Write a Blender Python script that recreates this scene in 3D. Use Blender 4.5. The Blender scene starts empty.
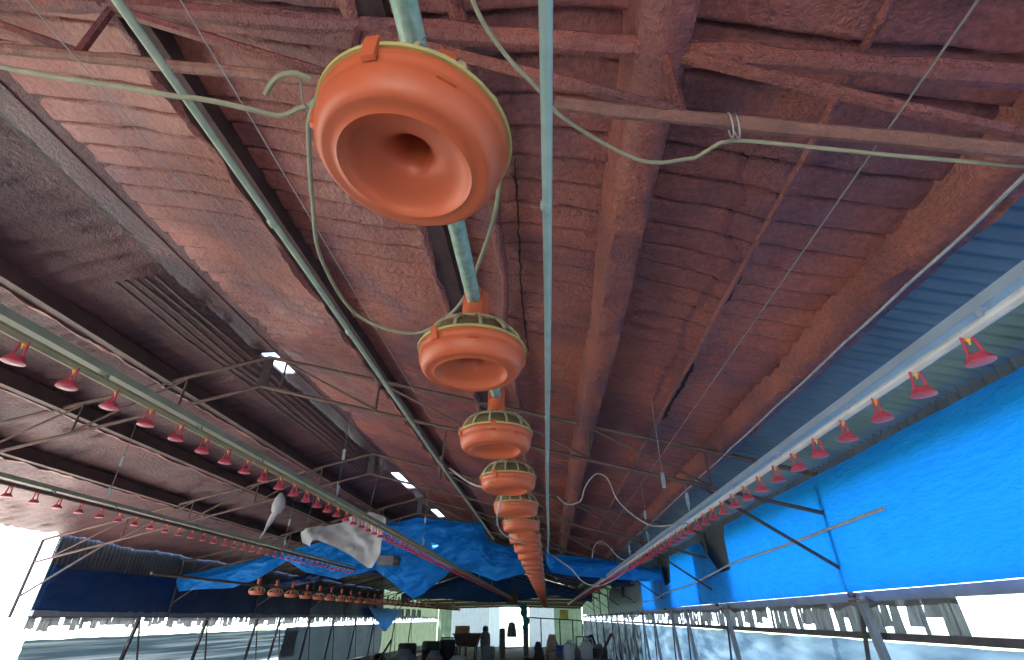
import bpy, math, random
from mathutils import Vector, noise
random.seed(7)
C = bpy.context.scene.collection
sc = bpy.context.scene
PI = math.pi
E = 2.00                      # eye height; heights below are given relative to the eye

# ---------------------------------------------------------------- camera
cam_d = bpy.data.cameras.new('camera'); cam = bpy.data.objects.new('camera', cam_d); C.objects.link(cam)
cam_d.sensor_fit = 'HORIZONTAL'; cam_d.sensor_width = 36.0
F_PX = 496.0
cam_d.lens = 36.0 * F_PX / 1024.0
cam_d.clip_start = 0.02; cam_d.clip_end = 500
PITCH, YAW = math.radians(30.12), math.radians(3.65)
cam.location = (0, 0, E)
cam.rotation_euler = (PI/2 + PITCH, 0, YAW)
sc.camera = cam
# ---------------------------------------------------------------- world, sun, exposure
w = bpy.data.worlds.new('sky'); sc.world = w; w.use_nodes = True
nt = w.node_tree; nt.nodes.clear()
wo = nt.nodes.new('ShaderNodeOutputWorld'); bg = nt.nodes.new('ShaderNodeBackground')
tc = nt.nodes.new('ShaderNodeTexCoord'); sx = nt.nodes.new('ShaderNodeSeparateXYZ'); cr = nt.nodes.new('ShaderNodeValToRGB')
nt.links.new(tc.outputs['Generated'], sx.inputs[0]); nt.links.new(sx.outputs['Z'], cr.inputs[0]); nt.links.new(cr.outputs[0], bg.inputs[0]); nt.links.new(bg.outputs[0], wo.inputs[0])
cr.color_ramp.elements[0].position = 0.0; cr.color_ramp.elements[0].color = (0.74, 0.87, 1.0, 1)
cr.color_ramp.elements[1].position = 0.7; cr.color_ramp.elements[1].color = (0.42, 0.62, 1.0, 1)
bg.inputs[1].default_value = 3.0
sun_d = bpy.data.lights.new('sun', 'SUN'); sun = bpy.data.objects.new('sun', sun_d); C.objects.link(sun)
sun_d.energy = 12.0; sun_d.angle = math.radians(1.0); sun_d.color = (1.0, 0.93, 0.82)
sun.rotation_euler = Vector((0.45, 0.12, -0.88)).to_track_quat('-Z', 'Y').to_euler()   # comes from behind the camera, left
sc.view_settings.view_transform = 'Standard'; sc.view_settings.look = 'None'
sc.view_settings.gamma = 1.0; sc.view_settings.use_curve_mapping = False
sc.view_settings.exposure = 1.15
sc.cycles.use_denoising = True
sc.cycles.max_bounces = 10; sc.cycles.diffuse_bounces = 7; sc.cycles.transmission_bounces = 8
sc.cycles.sample_clamp_indirect = 8.0

# ---------------------------------------------------------------- materials
MATS = {}
def mat(name, col, rough=0.6, col2=None, nscale=4.0, bump=0.0, bscale=40.0, metal=0.0, transl=0.0, spec=0.5, col3=None, stretch=(1,1,1), bdist=0.01, nlo=0.35, nhi=0.65, tcol=None, tcol2=None):
    if name in MATS: return MATS[name]
    m = bpy.data.materials.new(name); m.use_nodes = True; t = m.node_tree; p = t.nodes['Principled BSDF']; out = t.nodes['Material Output']
    L = t.links.new
    p.inputs['Base Color'].default_value = (*col, 1); p.inputs['Roughness'].default_value = rough; p.inputs['Metallic'].default_value = metal
    p.inputs['Specular IOR Level'].default_value = spec
    co = t.nodes.new('ShaderNodeTexCoord'); mp = t.nodes.new('ShaderNodeMapping'); mp.inputs['Scale'].default_value = stretch
    L(co.outputs['Object'], mp.inputs[0])
    if col2:
        n = t.nodes.new('ShaderNodeTexNoise'); n.inputs['Scale'].default_value = nscale; n.inputs['Detail'].default_value = 6
        L(mp.outputs[0], n.inputs['Vector'])
        r = t.nodes.new('ShaderNodeValToRGB'); r.color_ramp.elements[0].position = nlo; r.color_ramp.elements[1].position = nhi
        r.color_ramp.elements[0].color = (*col, 1); r.color_ramp.elements[1].color = (*col2, 1)
        if col3:
            e = r.color_ramp.elements.new((nlo+nhi)/2); e.color = (*col3, 1)
        L(n.outputs['Fac'], r.inputs[0]); L(r.outputs[0], p.inputs['Base Color']); csock = r.outputs[0]
    if bump:
        n2 = t.nodes.new('ShaderNodeTexNoise'); n2.inputs['Scale'].default_value = bscale; n2.inputs['Detail'].default_value = 4
        L(mp.outputs[0], n2.inputs['Vector'])
        b = t.nodes.new('ShaderNodeBump'); b.inputs['Strength'].default_value = bump; b.inputs['Distance'].default_value = bdist
        L(n2.outputs['Fac'], b.inputs['Height']); L(b.outputs[0], p.inputs['Normal'])
    if transl:
        tr = t.nodes.new('ShaderNodeBsdfTranslucent'); tr.inputs[0].default_value = (*(tcol or col), 1)
        if tcol2:
            tm = t.nodes.new('ShaderNodeMix'); tm.data_type = 'RGBA'; tm.inputs[6].default_value = (*tcol, 1); tm.inputs[7].default_value = (*tcol2, 1)
            tr_ = t.nodes.new('ShaderNodeMapRange'); tr_.inputs[1].default_value = nlo; tr_.inputs[2].default_value = nhi; L(n.outputs['Fac'], tr_.inputs[0]); L(tr_.outputs[0], tm.inputs[0]); L(tm.outputs[2], tr.inputs[0])
        mx = t.nodes.new('ShaderNodeMixShader'); mx.inputs[0].default_value = transl
        L(p.outputs[0], mx.inputs[1]); L(tr.outputs[0], mx.inputs[2]); L(mx.outputs[0], out.inputs['Surface'])
    MATS[name] = m
    return m

def foam_material(name, a, b, c):
    """sprayed polyurethane foam: mottled red brown, orange-peel skin, glossy bumps, fine stipple"""
    m = bpy.data.materials.new(name); m.use_nodes = True; t = m.node_tree; p = t.nodes['Principled BSDF']; L = t.links.new
    co = t.nodes.new('ShaderNodeTexCoord')
    def no(scale, detail=4, rough=0.5, dist=0.0):
        n = t.nodes.new('ShaderNodeTexNoise'); n.inputs['Scale'].default_value = scale; n.inputs['Detail'].default_value = detail
        n.inputs['Roughness'].default_value = rough; n.inputs['Distortion'].default_value = dist; L(co.outputs['Object'], n.inputs['Vector']); return n
    n = no(1.1, 7, 0.6, 0.4)
    r = t.nodes.new('ShaderNodeValToRGB'); r.color_ramp.elements[0].position = .36; r.color_ramp.elements[1].position = .66
    r.color_ramp.elements[0].color = (*a, 1); r.color_ramp.elements[1].color = (*b, 1); e = r.color_ramp.elements.new(.5); e.color = (*c, 1)
    L(n.outputs['Fac'], r.inputs[0])
    # dust speckle
    n3 = no(38, 5, .7); mix = t.nodes.new('ShaderNodeMix'); mix.data_type = 'RGBA'; mix.blend_type = 'MULTIPLY'
    rr = t.nodes.new('ShaderNodeMapRange'); rr.inputs[1].default_value = .3; rr.inputs[2].default_value = .7; rr.inputs[3].default_value = .62; rr.inputs[4].default_value = 1.3
    L(n3.outputs['Fac'], rr.inputs[0]); mix.inputs[0].default_value = 1.0; L(r.outputs[0], mix.inputs[6]); L(rr.outputs[0], mix.inputs[7])
    L(mix.outputs[2], p.inputs['Base Color'])
    p.inputs['Roughness'].default_value = .42; p.inputs['Specular IOR Level'].default_value = .5
    f1 = no(95, 3, .5, 0); f2 = no(26, 2, .4, 0)
    msk = no(.8, 2)
    mr = t.nodes.new('ShaderNodeMapRange'); mr.inputs[1].default_value = .38; mr.inputs[2].default_value = .62; mr.inputs[3].default_value = .25; mr.inputs[4].default_value = 1.0; L(msk.outputs['Fac'], mr.inputs[0])
    b1 = t.nodes.new('ShaderNodeBump'); b1.inputs['Distance'].default_value = .016; L(mr.outputs[0], b1.inputs['Strength']); L(f1.outputs['Fac'], b1.inputs['Height'])
    b2 = t.nodes.new('ShaderNodeBump'); b2.inputs['Distance'].default_value = .018; b2.inputs['Strength'].default_value = .55; L(f2.outputs['Fac'], b2.inputs['Height']); L(b1.outputs[0], b2.inputs['Normal'])
    L(b2.outputs[0], p.inputs['Normal'])
    MATS[name] = m; return m

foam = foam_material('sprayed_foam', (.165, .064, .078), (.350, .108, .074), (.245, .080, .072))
foam_shaded = foam_material('shaded_foam', (.085, .045, .060), (.165, .072, .075), (.120, .055, .062))  # same foam, shade on the left slope and ridge painted in as darker colour
M_orange = mat('orange_plastic', (.66, .150, .058), .42, (.60, .125, .050), 3, .04, 60, transl=.08, tcol=(.95, .26, .05), spec=.5)
M_orange_far = mat('faded_orange_plastic', (.62, .15, .075), .5, (.45, .12, .07), 6, transl=.08, tcol=(.9, .25, .1))
M_rim = mat('yellowed_rim_plastic', (.62, .56, .20), .5, (.48, .42, .16), 9, transl=.2)
M_grill = mat('cream_grill_plastic', (.70, .66, .48), .45, (.52, .47, .30), 12, transl=.3, tcol=(.75, .68, .4))
M_dome = mat('smoky_film', (.30, .25, .13), .35, (.17, .13, .07), 9, transl=.25)
M_galv = mat('pale_green_galvanised', (.23, .37, .29), .5, (.40, .54, .45), 45, .25, 90, metal=.15)
M_galv2 = mat('pale_green_conduit', (.36, .52, .46), .4, (.44, .60, .54), 18, .05, 60)
M_galv3 = mat('yellow_green_conduit', (.50, .60, .42), .45, (.40, .50, .36), 14)
M_cable = mat('dusty_cable', (.36, .35, .22), .6, (.27, .28, .20), 20, .1, 60)
M_cable_w = mat('grey_cable', (.50, .50, .48), .55, (.36, .34, .32), 16)
M_steel = mat('rusty_steel', (.10, .075, .070), .6, (.17, .10, .085), 8, .2, 50, metal=.2)
M_steel_d = mat('dark_steel', (.050, .045, .055), .6, (.085, .07, .075), 8, .2, 50, metal=.2)
M_wire = mat('wire', (.33, .31, .30), .5, metal=.5)
M_pink = mat('pink_plastic', (.74, .10, .17), .35, (.62, .08, .14), 20, transl=.2, tcol=(.9, .1, .15))
M_yellow = mat('brass_yellow', (.85, .48, .05), .35)
M_rail_g = mat('olive_rail', (.25, .29, .22), .5, (.33, .35, .25), 6)
M_rail_y = mat('tan_pipe', (.42, .37, .20), .5, (.34, .30, .18), 8)
M_rail_b = mat('bluish_rail', (.36, .47, .60), .4, (.30, .40, .52), 6, metal=.2)
M_rail_w = mat('white_pipe', (.66, .70, .72), .4, (.55, .58, .60), 8)
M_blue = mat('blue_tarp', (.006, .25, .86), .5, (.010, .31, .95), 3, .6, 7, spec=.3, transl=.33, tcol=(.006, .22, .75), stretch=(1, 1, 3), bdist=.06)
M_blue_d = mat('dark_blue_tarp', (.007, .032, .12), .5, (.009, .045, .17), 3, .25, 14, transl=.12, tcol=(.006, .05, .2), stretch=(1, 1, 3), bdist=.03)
M_bluegrey = mat('pale_tarp', (.30, .40, .50), .5, (.22, .32, .42), 2, .2, 18, transl=.4, tcol=(.35, .5, .65))
M_white_c = mat('white_tarp', (.66, .69, .74), .5, (.50, .53, .58), 4, .3, 30, transl=.3, tcol=(.6, .6, .6))
M_curt = mat('milky_curtain', (.20, .28, .36), .4, (.26, .34, .42), 1.5, .6, 8, transl=.5, tcol=(.09, .15, .21), tcol2=(.34, .44, .52), nlo=.42, nhi=.66, stretch=(1, .6, 3), bdist=.03)
M_curt_d = mat('grimy_curtain', (.05, .065, .085), .5, (.14, .18, .22), 2.2, .5, 8, transl=.25, tcol=(.01, .016, .02), tcol2=(.22, .28, .30), nlo=.45, nhi=.62, stretch=(1, .9, 1.4), bdist=.03)
M_brown = mat('dark_brown_steel', (.050, .030, .028), .6, (.09, .05, .045), 5, .3, 40)
M_curt_f = mat('flat_grimy_curtain', (.05, .065, .085), .5, (.07, .09, .11), 1.2, .5, 8, transl=.2, tcol=(.03, .045, .055))
M_curt_l = mat('striped_curtain', (.06, .09, .11), .4, (.20, .25, .27), 1.6, .5, 8, transl=.4, tcol=(.02, .035, .045), tcol2=(.10, .13, .14), stretch=(1, .12, 9), bdist=.03, nlo=.45, nhi=.62)
M_rag = mat('ragged_plastic', (.13, .13, .13), .5, (.07, .07, .068), 6, transl=.2, tcol=(.04, .045, .045), tcol2=(.30, .31, .31), stretch=(1, 6, .6))
M_tin = mat('galvanised_sheet', (.19, .25, .27), .45, (.14, .19, .21), 3, metal=.3)
M_tin_d = mat('dull_wall_sheet', (.07, .08, .10), .6, (.11, .12, .13), 3)
M_pale_roof = mat('pale_roof_sheet', (.50, .54, .40), .55, (.38, .42, .30), 2, transl=.12, tcol=(.8, .85, .65))
M_pale_green = mat('pale_green_panel', (.30, .36, .26), .6, (.16, .20, .16), 1.5, transl=.2, tcol=(.20, .26, .17))
M_far = mat('far_wall_sheet', (.33, .34, .34), .6, (.22, .23, .24), 1.5, transl=.25, tcol=(.6, .62, .65))
M_frame = mat('post_paint', (.14, .17, .22), .5, (.20, .23, .28), 5)
M_black = mat('black_plastic', (.018, .02, .024), .5, (.035, .035, .04), 4)
M_rust = mat('rusty_hopper', (.16, .075, .045), .7, (.09, .05, .04), 5, .3, 30)
M_grey = mat('grey_object', (.20, .22, .24), .6, (.13, .14, .16), 5, .2, 20)
M_teal = mat('teal_cloth', (.03, .20, .22), .7, (.04, .27, .28), 5, .3, 20)
M_card = mat('cardboard', (.42, .29, .15), .8)
M_yel = mat('yellow_board', (.62, .50, .14), .6)
M_cobalt = mat('cobalt_plastic', (.02, .05, .45), .4)
M_jug = mat('white_jug_plastic', (.60, .64, .66), .4, transl=.3)
M_pinkcloth = mat('pinkish_cloth', (.42, .24, .20), .8, (.5, .4, .35), 8)
M_tag = mat('grey_plastic_tag', (.38, .45, .50), .4)
M_dirt = mat('litter_floor', (.05, .045, .043), .9, (.12, .105, .095), 1.3, .5, 14, bdist=.03)
M_bounce_slab = mat('pale_bounce_slab', (.50, .44, .38), .85, (.40, .36, .32), 1.1, .3, 20)
M_ground = mat('grass_ground', (.16, .24, .06), .9, (.30, .30, .20), .35, .4, 8)
M_yard = mat('pale_yard', (.62, .52, .42), .9, (.50, .42, .34), .5, .4, 8)
M_wood = mat('grey_timber', (.16, .12, .11), .75, (.25, .19, .17), 6, .5, 40, stretch=(6, 1, 6))

# ---------------------------------------------------------------- helpers
class MB:
    """collects shapes in world metres (height relative to the eye) and links them as one mesh object"""
    def __init__(s): s.v = []; s.f = []
    def add(s, vs, fs):
        o = len(s.v); s.v += [tuple(v) for v in vs]; s.f += [tuple(o+i for i in f) for f in fs]
    def box(s, c, size, rz=0.0, taper=1.0):
        x, y, z = (q/2 for q in size); ca, sa = math.cos(rz), math.sin(rz); vs = []
        for dz in (-1, 1):
            k = taper if dz > 0 else 1
            for dx, dy in ((-1,-1),(1,-1),(1,1),(-1,1)):
                a, b = dx*x*k, dy*y*k
                vs.append((c[0]+a*ca-b*sa, c[1]+a*sa+b*ca, c[2]+dz*z))
        s.add(vs, [(0,3,2,1),(4,5,6,7),(0,1,5,4),(1,2,6,5),(2,3,7,6),(3,0,4,7)]); return s
    def frame(s, d):
        d = d.normalized(); a = Vector((0,0,1)) if abs(d.z) < .95 else Vector((1,0,0))
        n = d.cross(a).normalized(); return n, n.cross(d).normalized()
    def tube(s, pts, r, seg=8, caps=True):
        pts = [Vector(p) for p in pts]; n = len(pts); rr = r if isinstance(r, (list, tuple)) else [r]*n
        vs = []; pn = None
        for i, p in enumerate(pts):
            d = (pts[min(i+1, n-1)] - pts[max(i-1, 0)])
            if pn is None: a, b = s.frame(d)
            else:
                d = d.normalized(); a = (pn - d*pn.dot(d)).normalized(); b = d.cross(a)*-1
                b = a.cross(d)
            pn = a
            for k in range(seg):
                t = 2*PI*k/seg; vs.append(p + (a*math.cos(t) + b*math.sin(t))*rr[i])
        fs = [(i*seg+k, i*seg+(k+1)%seg, (i+1)*seg+(k+1)%seg, (i+1)*seg+k) for i in range(n-1) for k in range(seg)]
        if caps: fs += [tuple(range(seg))[::-1], tuple((n-1)*seg+k for k in range(seg))]
        s.add(vs, fs); return s
    def bar(s, p0, p1, wd, ht):
        p0, p1 = Vector(p0), Vector(p1); a, b = s.frame(p1-p0)
        vs = [p + a*(sx*wd/2) + b*(sy*ht/2) for p in (p0, p1) for sx, sy in ((-1,-1),(1,-1),(1,1),(-1,1))]
        s.add(vs, [(0,3,2,1),(4,5,6,7),(0,1,5,4),(1,2,6,5),(2,3,7,6),(3,0,4,7)]); return s
    def lathe(s, prof, c=(0,0,0), seg=32, close=False):
        vs = []; 
        for r, z in prof:
            for k in range(seg):
                t = 2*PI*k/seg; vs.append((c[0]+r*math.cos(t), c[1]+r*math.sin(t), c[2]+z))
        m = len(prof); fs = [(i*seg+k, i*seg+(k+1)%seg, (i+1)*seg+(k+1)%seg, (i+1)*seg+k) for i in range(m-1) for k in range(seg)]
        if close: fs += [((m-1)*seg+k, (m-1)*seg+(k+1)%seg, (k+1)%seg, k) for k in range(seg)]
        s.add(vs, fs); return s
    def grid(s, fn, nu, nv):
        vs = [fn(i/nu, j/nv) for j in range(nv+1) for i in range(nu+1)]
        fs = [(j*(nu+1)+i, j*(nu+1)+i+1, (j+1)*(nu+1)+i+1, (j+1)*(nu+1)+i) for j in range(nv) for i in range(nu)]
        s.add(vs, fs); return s
    def build(s, name, m, parent=None, origin=None, smooth=True, local=False, sharp=35, **tags):
        if local: o0 = Vector((0,0,0)); dz = 0
        elif parent is not None: o0 = Vector(WL[parent.name]); dz = E
        else: o0 = Vector(origin) + Vector((0,0,E)) if origin is not None else centre_base(s.v) ; dz = E
        me = bpy.data.meshes.new(name)
        me.from_pydata([(v[0]-o0.x, v[1]-o0.y, v[2]+dz-o0.z) for v in s.v], [], s.f); me.update()
        me.materials.append(m)
        if smooth:
            me.polygons.foreach_set('use_smooth', [True]*len(me.polygons)); me.update()
            try: me.set_sharp_from_angle(angle=math.radians(sharp))
            except Exception: pass
        o = bpy.data.objects.new(name, me); C.objects.link(o)
        if parent is not None: o.parent = parent; WL[o.name] = tuple(o0)
        else: o.location = o0; WL[o.name] = tuple(o0)
        for k, v in tags.items(): o[k] = v
        return o
WL = {}
def centre_base(vs):
    xs = [v[0] for v in vs]; ys = [v[1] for v in vs]; zs = [v[2] for v in vs]
    return Vector(((min(xs)+max(xs))/2, (min(ys)+max(ys))/2, min(zs)+E))
def thing(name, loc, label, category, group=None):
    o = bpy.data.objects.new(name, None); C.objects.link(o); o.empty_display_size = .1
    o.location = (loc[0], loc[1], loc[2]+E); WL[o.name] = tuple(o.location)
    o['label'] = label; o['category'] = category
    if group: o['group'] = group
    return o
def T(label, category, group=None):
    d = dict(label=label, category=category)
    if group: d['group'] = group
    return d
ST = dict(kind='structure')
def copy_tree(o, parent=None):
    c = o.copy(); C.objects.link(c); c.parent = parent
    for ch in list(o.children): copy_tree(ch, c)
    return c
def nz(*a): return noise.noise(Vector(a))
def smooth_path(pts, n=10):
    P = [Vector(p) for p in pts]; out = []
    for i in range(len(P)-1):
        p0, p1, p2, p3 = P[max(i-1,0)], P[i], P[i+1], P[min(i+2, len(P)-1)]
        for k in range(n):
            t = k/n
            out.append(.5*((2*p1) + (p2-p0)*t + (2*p0-5*p1+4*p2-p3)*t*t + (3*p1-p0-3*p2+p3)*t**3))
    return out + [P[-1]]
def lerp_poly(pts, x):
    if x <= pts[0][0]: return pts[0][1]
    for (a, b), (c, d) in zip(pts, pts[1:]):
        if x <= c: return b + (d-b)*(x-a)/max(c-a, 1e-6)
    return pts[-1][1]

# ---------------------------------------------------------------- dimensions
RX = -3.2; XR = 2.7; XL = -9.1; YN = -4.0; YF = 47.0; FL = -E
def chord(x): return 1.5 - .25*x if x > RX else 1.5 - .25*RX + .25*(x - RX)
def roofz(x): return chord(x) + .52
# ---------------------------------------------------------------- ceiling: sprayed foam, real relief
def foam_relief(x, y):
    yy = y + .03*math.sin(2.3*x+1) + .04*nz(x*1.1, y*.8, 3.1) + .007*nz(x*7, y*3, 8)
    seg = yy/.175; f = seg - math.floor(seg); k = math.floor(seg)
    rk = .5 + .5*math.sin(k*12.9898)
    step = (.026*rk + .012)*(f**1.3) - .004
    g = math.exp(-((min(f, 1-f))/.055)**2)*(-.034)
    n = .024*nz(x*1.7, y*1.7, 0) + .012*nz(x*5, y*6, 4) + .003*nz(x*11, y*14, 7)
    ed = min((abs(x - q) for q in (1.12, -.665, -1.83, -.25)))
    lump = .02*math.exp(-(ed/.10)**2)
    return step + g + n + lump
def slab_rows(y0, y1, fine):
    ys = [y0]; y = y0
    while y < y1:
        y += fine if y < 3.5 else max(fine, (.012 if fine > .02 else .004)*y)
        ys.append(min(y, y1))
    return ys
def foam_sheet(x0, x1, y0, y1, dx, fine, name, m, amp=1.0):
    ys = slab_rows(y0, y1, fine); nx = max(2, int(abs(x1-x0)/dx)); vs = []; fs = []
    for y in ys:
        for i in range(nx+1):
            x = x0 + (x1-x0)*i/nx
            vs.append((x, y, roofz(x) - amp*foam_relief(x, y)))
    for j in range(len(ys)-1):
        for i in range(nx):
            a = j*(nx+1)+i; fs.append((a, a+nx+1, a+nx+2, a+1))
    b = MB(); b.add(vs, fs); return b.build(name, m, origin=(0,0,0), sharp=80, **ST)
foam_sheet(RX+.12, 1.86, YN, 34.5, .036, .0125, 'ceiling', foam)
foam_sheet(XL, RX-.2, YN, 34.5, .10, .06, 'ceiling', foam_shaded)
ridge_holes = [(5.15, 5.75), (10.9, 12.5), (15.2, 16.6)]
segs = []; y = YN
for a, b in ridge_holes: segs.append((y, a)); y = b
segs.append((y, YF))
for a, b in ridge_holes:
    MB().box((RX+.10, (a+b)/2, roofz(RX)+.01), (.30, b-a+.02, .03)).box((RX-.26, (a+b)/2, roofz(RX-.26)+.015), (.16, b-a+.02, .03)).build('ceiling', foam_shaded, **ST)
for a, b in segs:
    m = MB()
    for q in ((RX-.32, RX), (RX, RX+.24)):
        m.box(((q[0]+q[1])/2, (a+b)/2, roofz(q[0])*.5+roofz(q[1])*.5+.015), (q[1]-q[0]+.03, b-a, .03))
    m.build('ceiling', foam_shaded, **ST)
def corrugated(x0, x1, y0, y1, pitch, amp, zf, name, m, ny=None, **kw):
    n = ny or int((y1-y0)/pitch*6); b = MB()
    b.grid(lambda u, v: (x0+(x1-x0)*u, y0+(y1-y0)*v, zf(x0+(x1-x0)*u) + amp*math.sin(2*PI*(y1-y0)*v/pitch)), 2, n)
    return b.build(name, m, origin=(0,0,0), sharp=80, **ST)
corrugated(1.86, XR+.25, YN, YF, .10, .014, roofz, 'ceiling', M_tin)
corrugated(RX+.1, 1.86, 34.5, YF, .4, .02, roofz, 'ceiling', M_pale_roof)
corrugated(XL, RX-.1, 34.5, YF, .4, .02, roofz, 'ceiling', M_pale_roof)
def liner(x, y): return 1.32 - .52*(y-34.7)/12.2 - .022*abs(x-RX) + .02*math.sin(y*2.6)
b = MB(); b.grid(lambda u, v: (XL+.05+(XR-XL-.1)*u, 34.75+12.2*v, liner(XL+.05+(XR-XL-.1)*u, 34.75+12.2*v)), 30, 70); b.build('ceiling', M_pale_roof, origin=(0,0,0), **ST)
for k in range(9):
    y = 35.6+1.35*k; b = MB(); b.tube([(x, y, liner(x, y)-.05) for x in (XL+.1, -6, RX, 0, XR-.1)], .045, 6); b.build('trim_%d' % (10+k), M_steel, **ST)
for k, x in enumerate((-8, -6.8, -5.6, -4.4, -3.2, -2, -.8, .4, 1.6)):
    b = MB(); b.tube([(x, y, liner(x, y)-.03) for y in (34.8, 38, 41, 44, 46.8)], .025, 6); b.build('trim_%d' % (20+k), M_steel, **ST)
# ---------------------------------------------------------------- floor and ground outside
b = MB(); b.grid(lambda u, v: (XL+(XR-XL)*u, YN+(YF-YN)*v, FL + .03*nz(u*12, v*45, 1)), 40, 120); b.build('floor', M_dirt, origin=(0,0,0), **ST)
b = MB(); b.box(((XL+XR)/2, 4.5, FL+.02), (XR-XL-.3, 17, .06)); b.build('floor', M_bounce_slab, **ST)  # unseen pale slab added over the near floor to bounce light upward
b = MB(); b.box((0, 30, FL-.16), (160, 200, .2)); b.build('ground', M_ground, origin=(0,0,FL), **ST)
b = MB(); b.box((-2, YN-7, FL-.03), (26, 14, .06)); b.build('ground', M_yard, origin=(0,YN-7,FL), **ST)
b = MB(); b.box((XL-5, 8, FL-.03), (10, 26, .06)); b.build('ground', M_yard, origin=(XL-5,8,FL), **ST)

# ---------------------------------------------------------------- walls
# right wall: low dwarf wall, milky curtain, open strip, sheeted upper part beyond the tarps
b = MB(); b.box((XR+.05, (YN+YF)/2, FL+.12), (.12, YF-YN, .26)); b.build('wall_right', M_grey, **ST)
def wallsheet(x, y0, y1, z0, z1, name, m, amp=.02, pitch=.11, vertical=True, ny=None, tags=ST):
    n = ny or max(4, int((y1-y0)/pitch*5)); b = MB()
    b.grid(lambda u, v: (x + amp*math.sin(2*PI*(y1-y0)*u/pitch), y0+(y1-y0)*u, z0+(z1-z0)*v), n, 1)
    return b.build(name, m, origin=(x, y0, FL), sharp=80, **tags)
wallsheet(XR+.08, 24.5, YF, .2, roofz(XR)+.03, 'wall_right', M_pale_green, pitch=.4)
wallsheet(XR+.08, YN, 24.5, 1.04, roofz(XR)+.03, 'wall_right', M_tin_d)
wallsheet(XR+.08, 15.8, 24.5, .2, 1.04, 'wall_right', M_tin_d)
wallsheet(XR+.08, 8.15, 9.9, .2, roofz(XR)+.03, 'wall_right', M_tin_d)
wallsheet(XR+.08, 12.2, 14.2, .2, roofz(XR)+.03, 'wall_right', M_tin_d)
# left wall
wallsheet(XL-.03, 9.5, 30.8, 0.0, roofz(XL)+.03, 'wall_left', M_tin_d)
wallsheet(XL-.03, 30.8, YF, .05, roofz(XL)+.03, 'wall_left', M_pale_green, pitch=.4)
wallsheet(XL-.03, 31.1, YF, FL, -.25, 'wall_left', M_pale_green, pitch=.8, amp=.05)
b = MB(); b.box((XL-.05, (YN+YF)/2, FL+.15), (.12, YF-YN, .32)); b.build('wall_left', M_grey, **ST)
b = MB(); b.box((XL, 25, .07), (.09, 31, .09)); b.build('trim_1', M_frame, **ST)
b = MB(); b.box((XR, 20, .155), (.08, 41, .07)); b.build('trim_2', M_frame, **ST)
b = MB(); b.box((XR+.02, 20, -.13), (.06, 41, .05)); b.build('trim_3', M_steel_d, **ST)
# far gable wall with the door opening
DX0, DX1, DZ = -4.0, -1.6, .76
def farpiece(x0, x1, z0, z1, m=M_far, name='wall_far', pitch=.35):
    n = max(2, int((x1-x0)/pitch*6)); b = MB()
    def f(u, v):
        x = x0+(x1-x0)*u; zt = z1 if z1 is not None else roofz(x)
        return (x, YF + .02*math.sin(2*PI*x/pitch), z0+(zt-z0)*v)
    b.grid(f, n, 1); return b.build(name, m, origin=(0, YF, FL), sharp=80, **ST)
farpiece(XL, -8.0, FL, None, M_pale_green); farpiece(-8.0, -4.9, FL, None); farpiece(-4.9, DX0, FL, DZ, M_jug); farpiece(-4.9, DX1, DZ, None, M_far)
farpiece(DX1, .45, FL, None); farpiece(.45, XR, FL, None, M_pale_green)
# unseen near gable shaped to cut daylight; low opening and near left side stay open
n_ = MB(); n_.grid(lambda u, v: (XL+(RX+.4-XL)*u, YN, FL+(roofz(XL+(RX+.4-XL)*u)-FL)*v), 40, 1).grid(lambda u, v: (RX+.4+(XR-RX-.4)*u, YN, .9+(roofz(RX+.4+(XR-RX-.4)*u)-.9)*v), 30, 1).grid(lambda u, v: (.9+(XR-.9)*u, YN, FL+(.9-FL)*v), 10, 1); n_.build('wall_near_blocker', M_tin_d, origin=(0,YN,FL), **ST)

# ---------------------------------------------------------------- curtains and ragged plastic of the side walls
def curtain(x, y0, y1, z0, z1, name, m, label, cat='curtain', group=None, bulge=.06, nu=None):
    nu = nu or int((y1-y0)*10); b = MB()
    def f(u, v):
        y = y0+(y1-y0)*u; z = z0+(z1-z0)*v + (.02*nz(y*2, 9, 2) if v > .9 else 0)
        return (x + bulge*nz(y*.7, z*1.5, 5) + .03*nz(y*.5, z*9, 1), y, z)
    b.grid(f, nu, 18); return b.build(name, m, origin=(x, (y0+y1)/2, z0), sharp=80, **T(label, cat, group))
def ragged(x, y0, y1, z0, z1, name, m, label, seed=0):
    """torn plastic hanging in strips from the rail"""
    b = MB(); r = random.Random(seed); y = y0
    while y < y1:
        wd = r.uniform(.05, .22); ln = (z1-z0)*r.choice((.5, .75, .95, 1.0, 1.1)); gap = r.choice((0, 0, 0, .01, .02, .10))
        yy = y; b.grid(lambda u, v: (x + .02*nz(yy+u*wd*6, v, 1), yy + wd*(u + .15*v*(u-.5)), z1 - ln*v*(1+.15*nz((yy+u)*9, 3, 3))), 3, 3)
        y += wd + gap
    b.grid(lambda u, v: (x + .02*nz((y0+(y1-y0)*u)*3, v, 1), y0+(y1-y0)*u, z1 + .03 - v*(.07 + .05*nz((y0+(y1-y0)*u)*4, 1, seed))), int((y1-y0)*8), 2)
    return b.build(name, m, origin=(x, (y0+y1)/2, z0), sharp=80, **T(label, 'plastic'))
for k, (a, c, lab, mm) in enumerate(((-3.9, 5.9, 'milky side curtain of the right wall nearest the camera', M_curt), (5.8, 11.3, 'milky wrinkled side curtain at the photo\'s lower right edge', M_curt),
        (11.2, 17.8, 'blotched side curtain of the right wall with a green patch of grass behind', M_curt), (17.7, 28.3, 'dirty side curtain far along the right wall', M_curt_d), (28.0, 46.9, 'grimy side curtain at the far end of the right wall', M_curt_d))):
    curtain(XR+.04, a, c, FL+.25, -.17, 'side_curtain', mm, lab)
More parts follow.
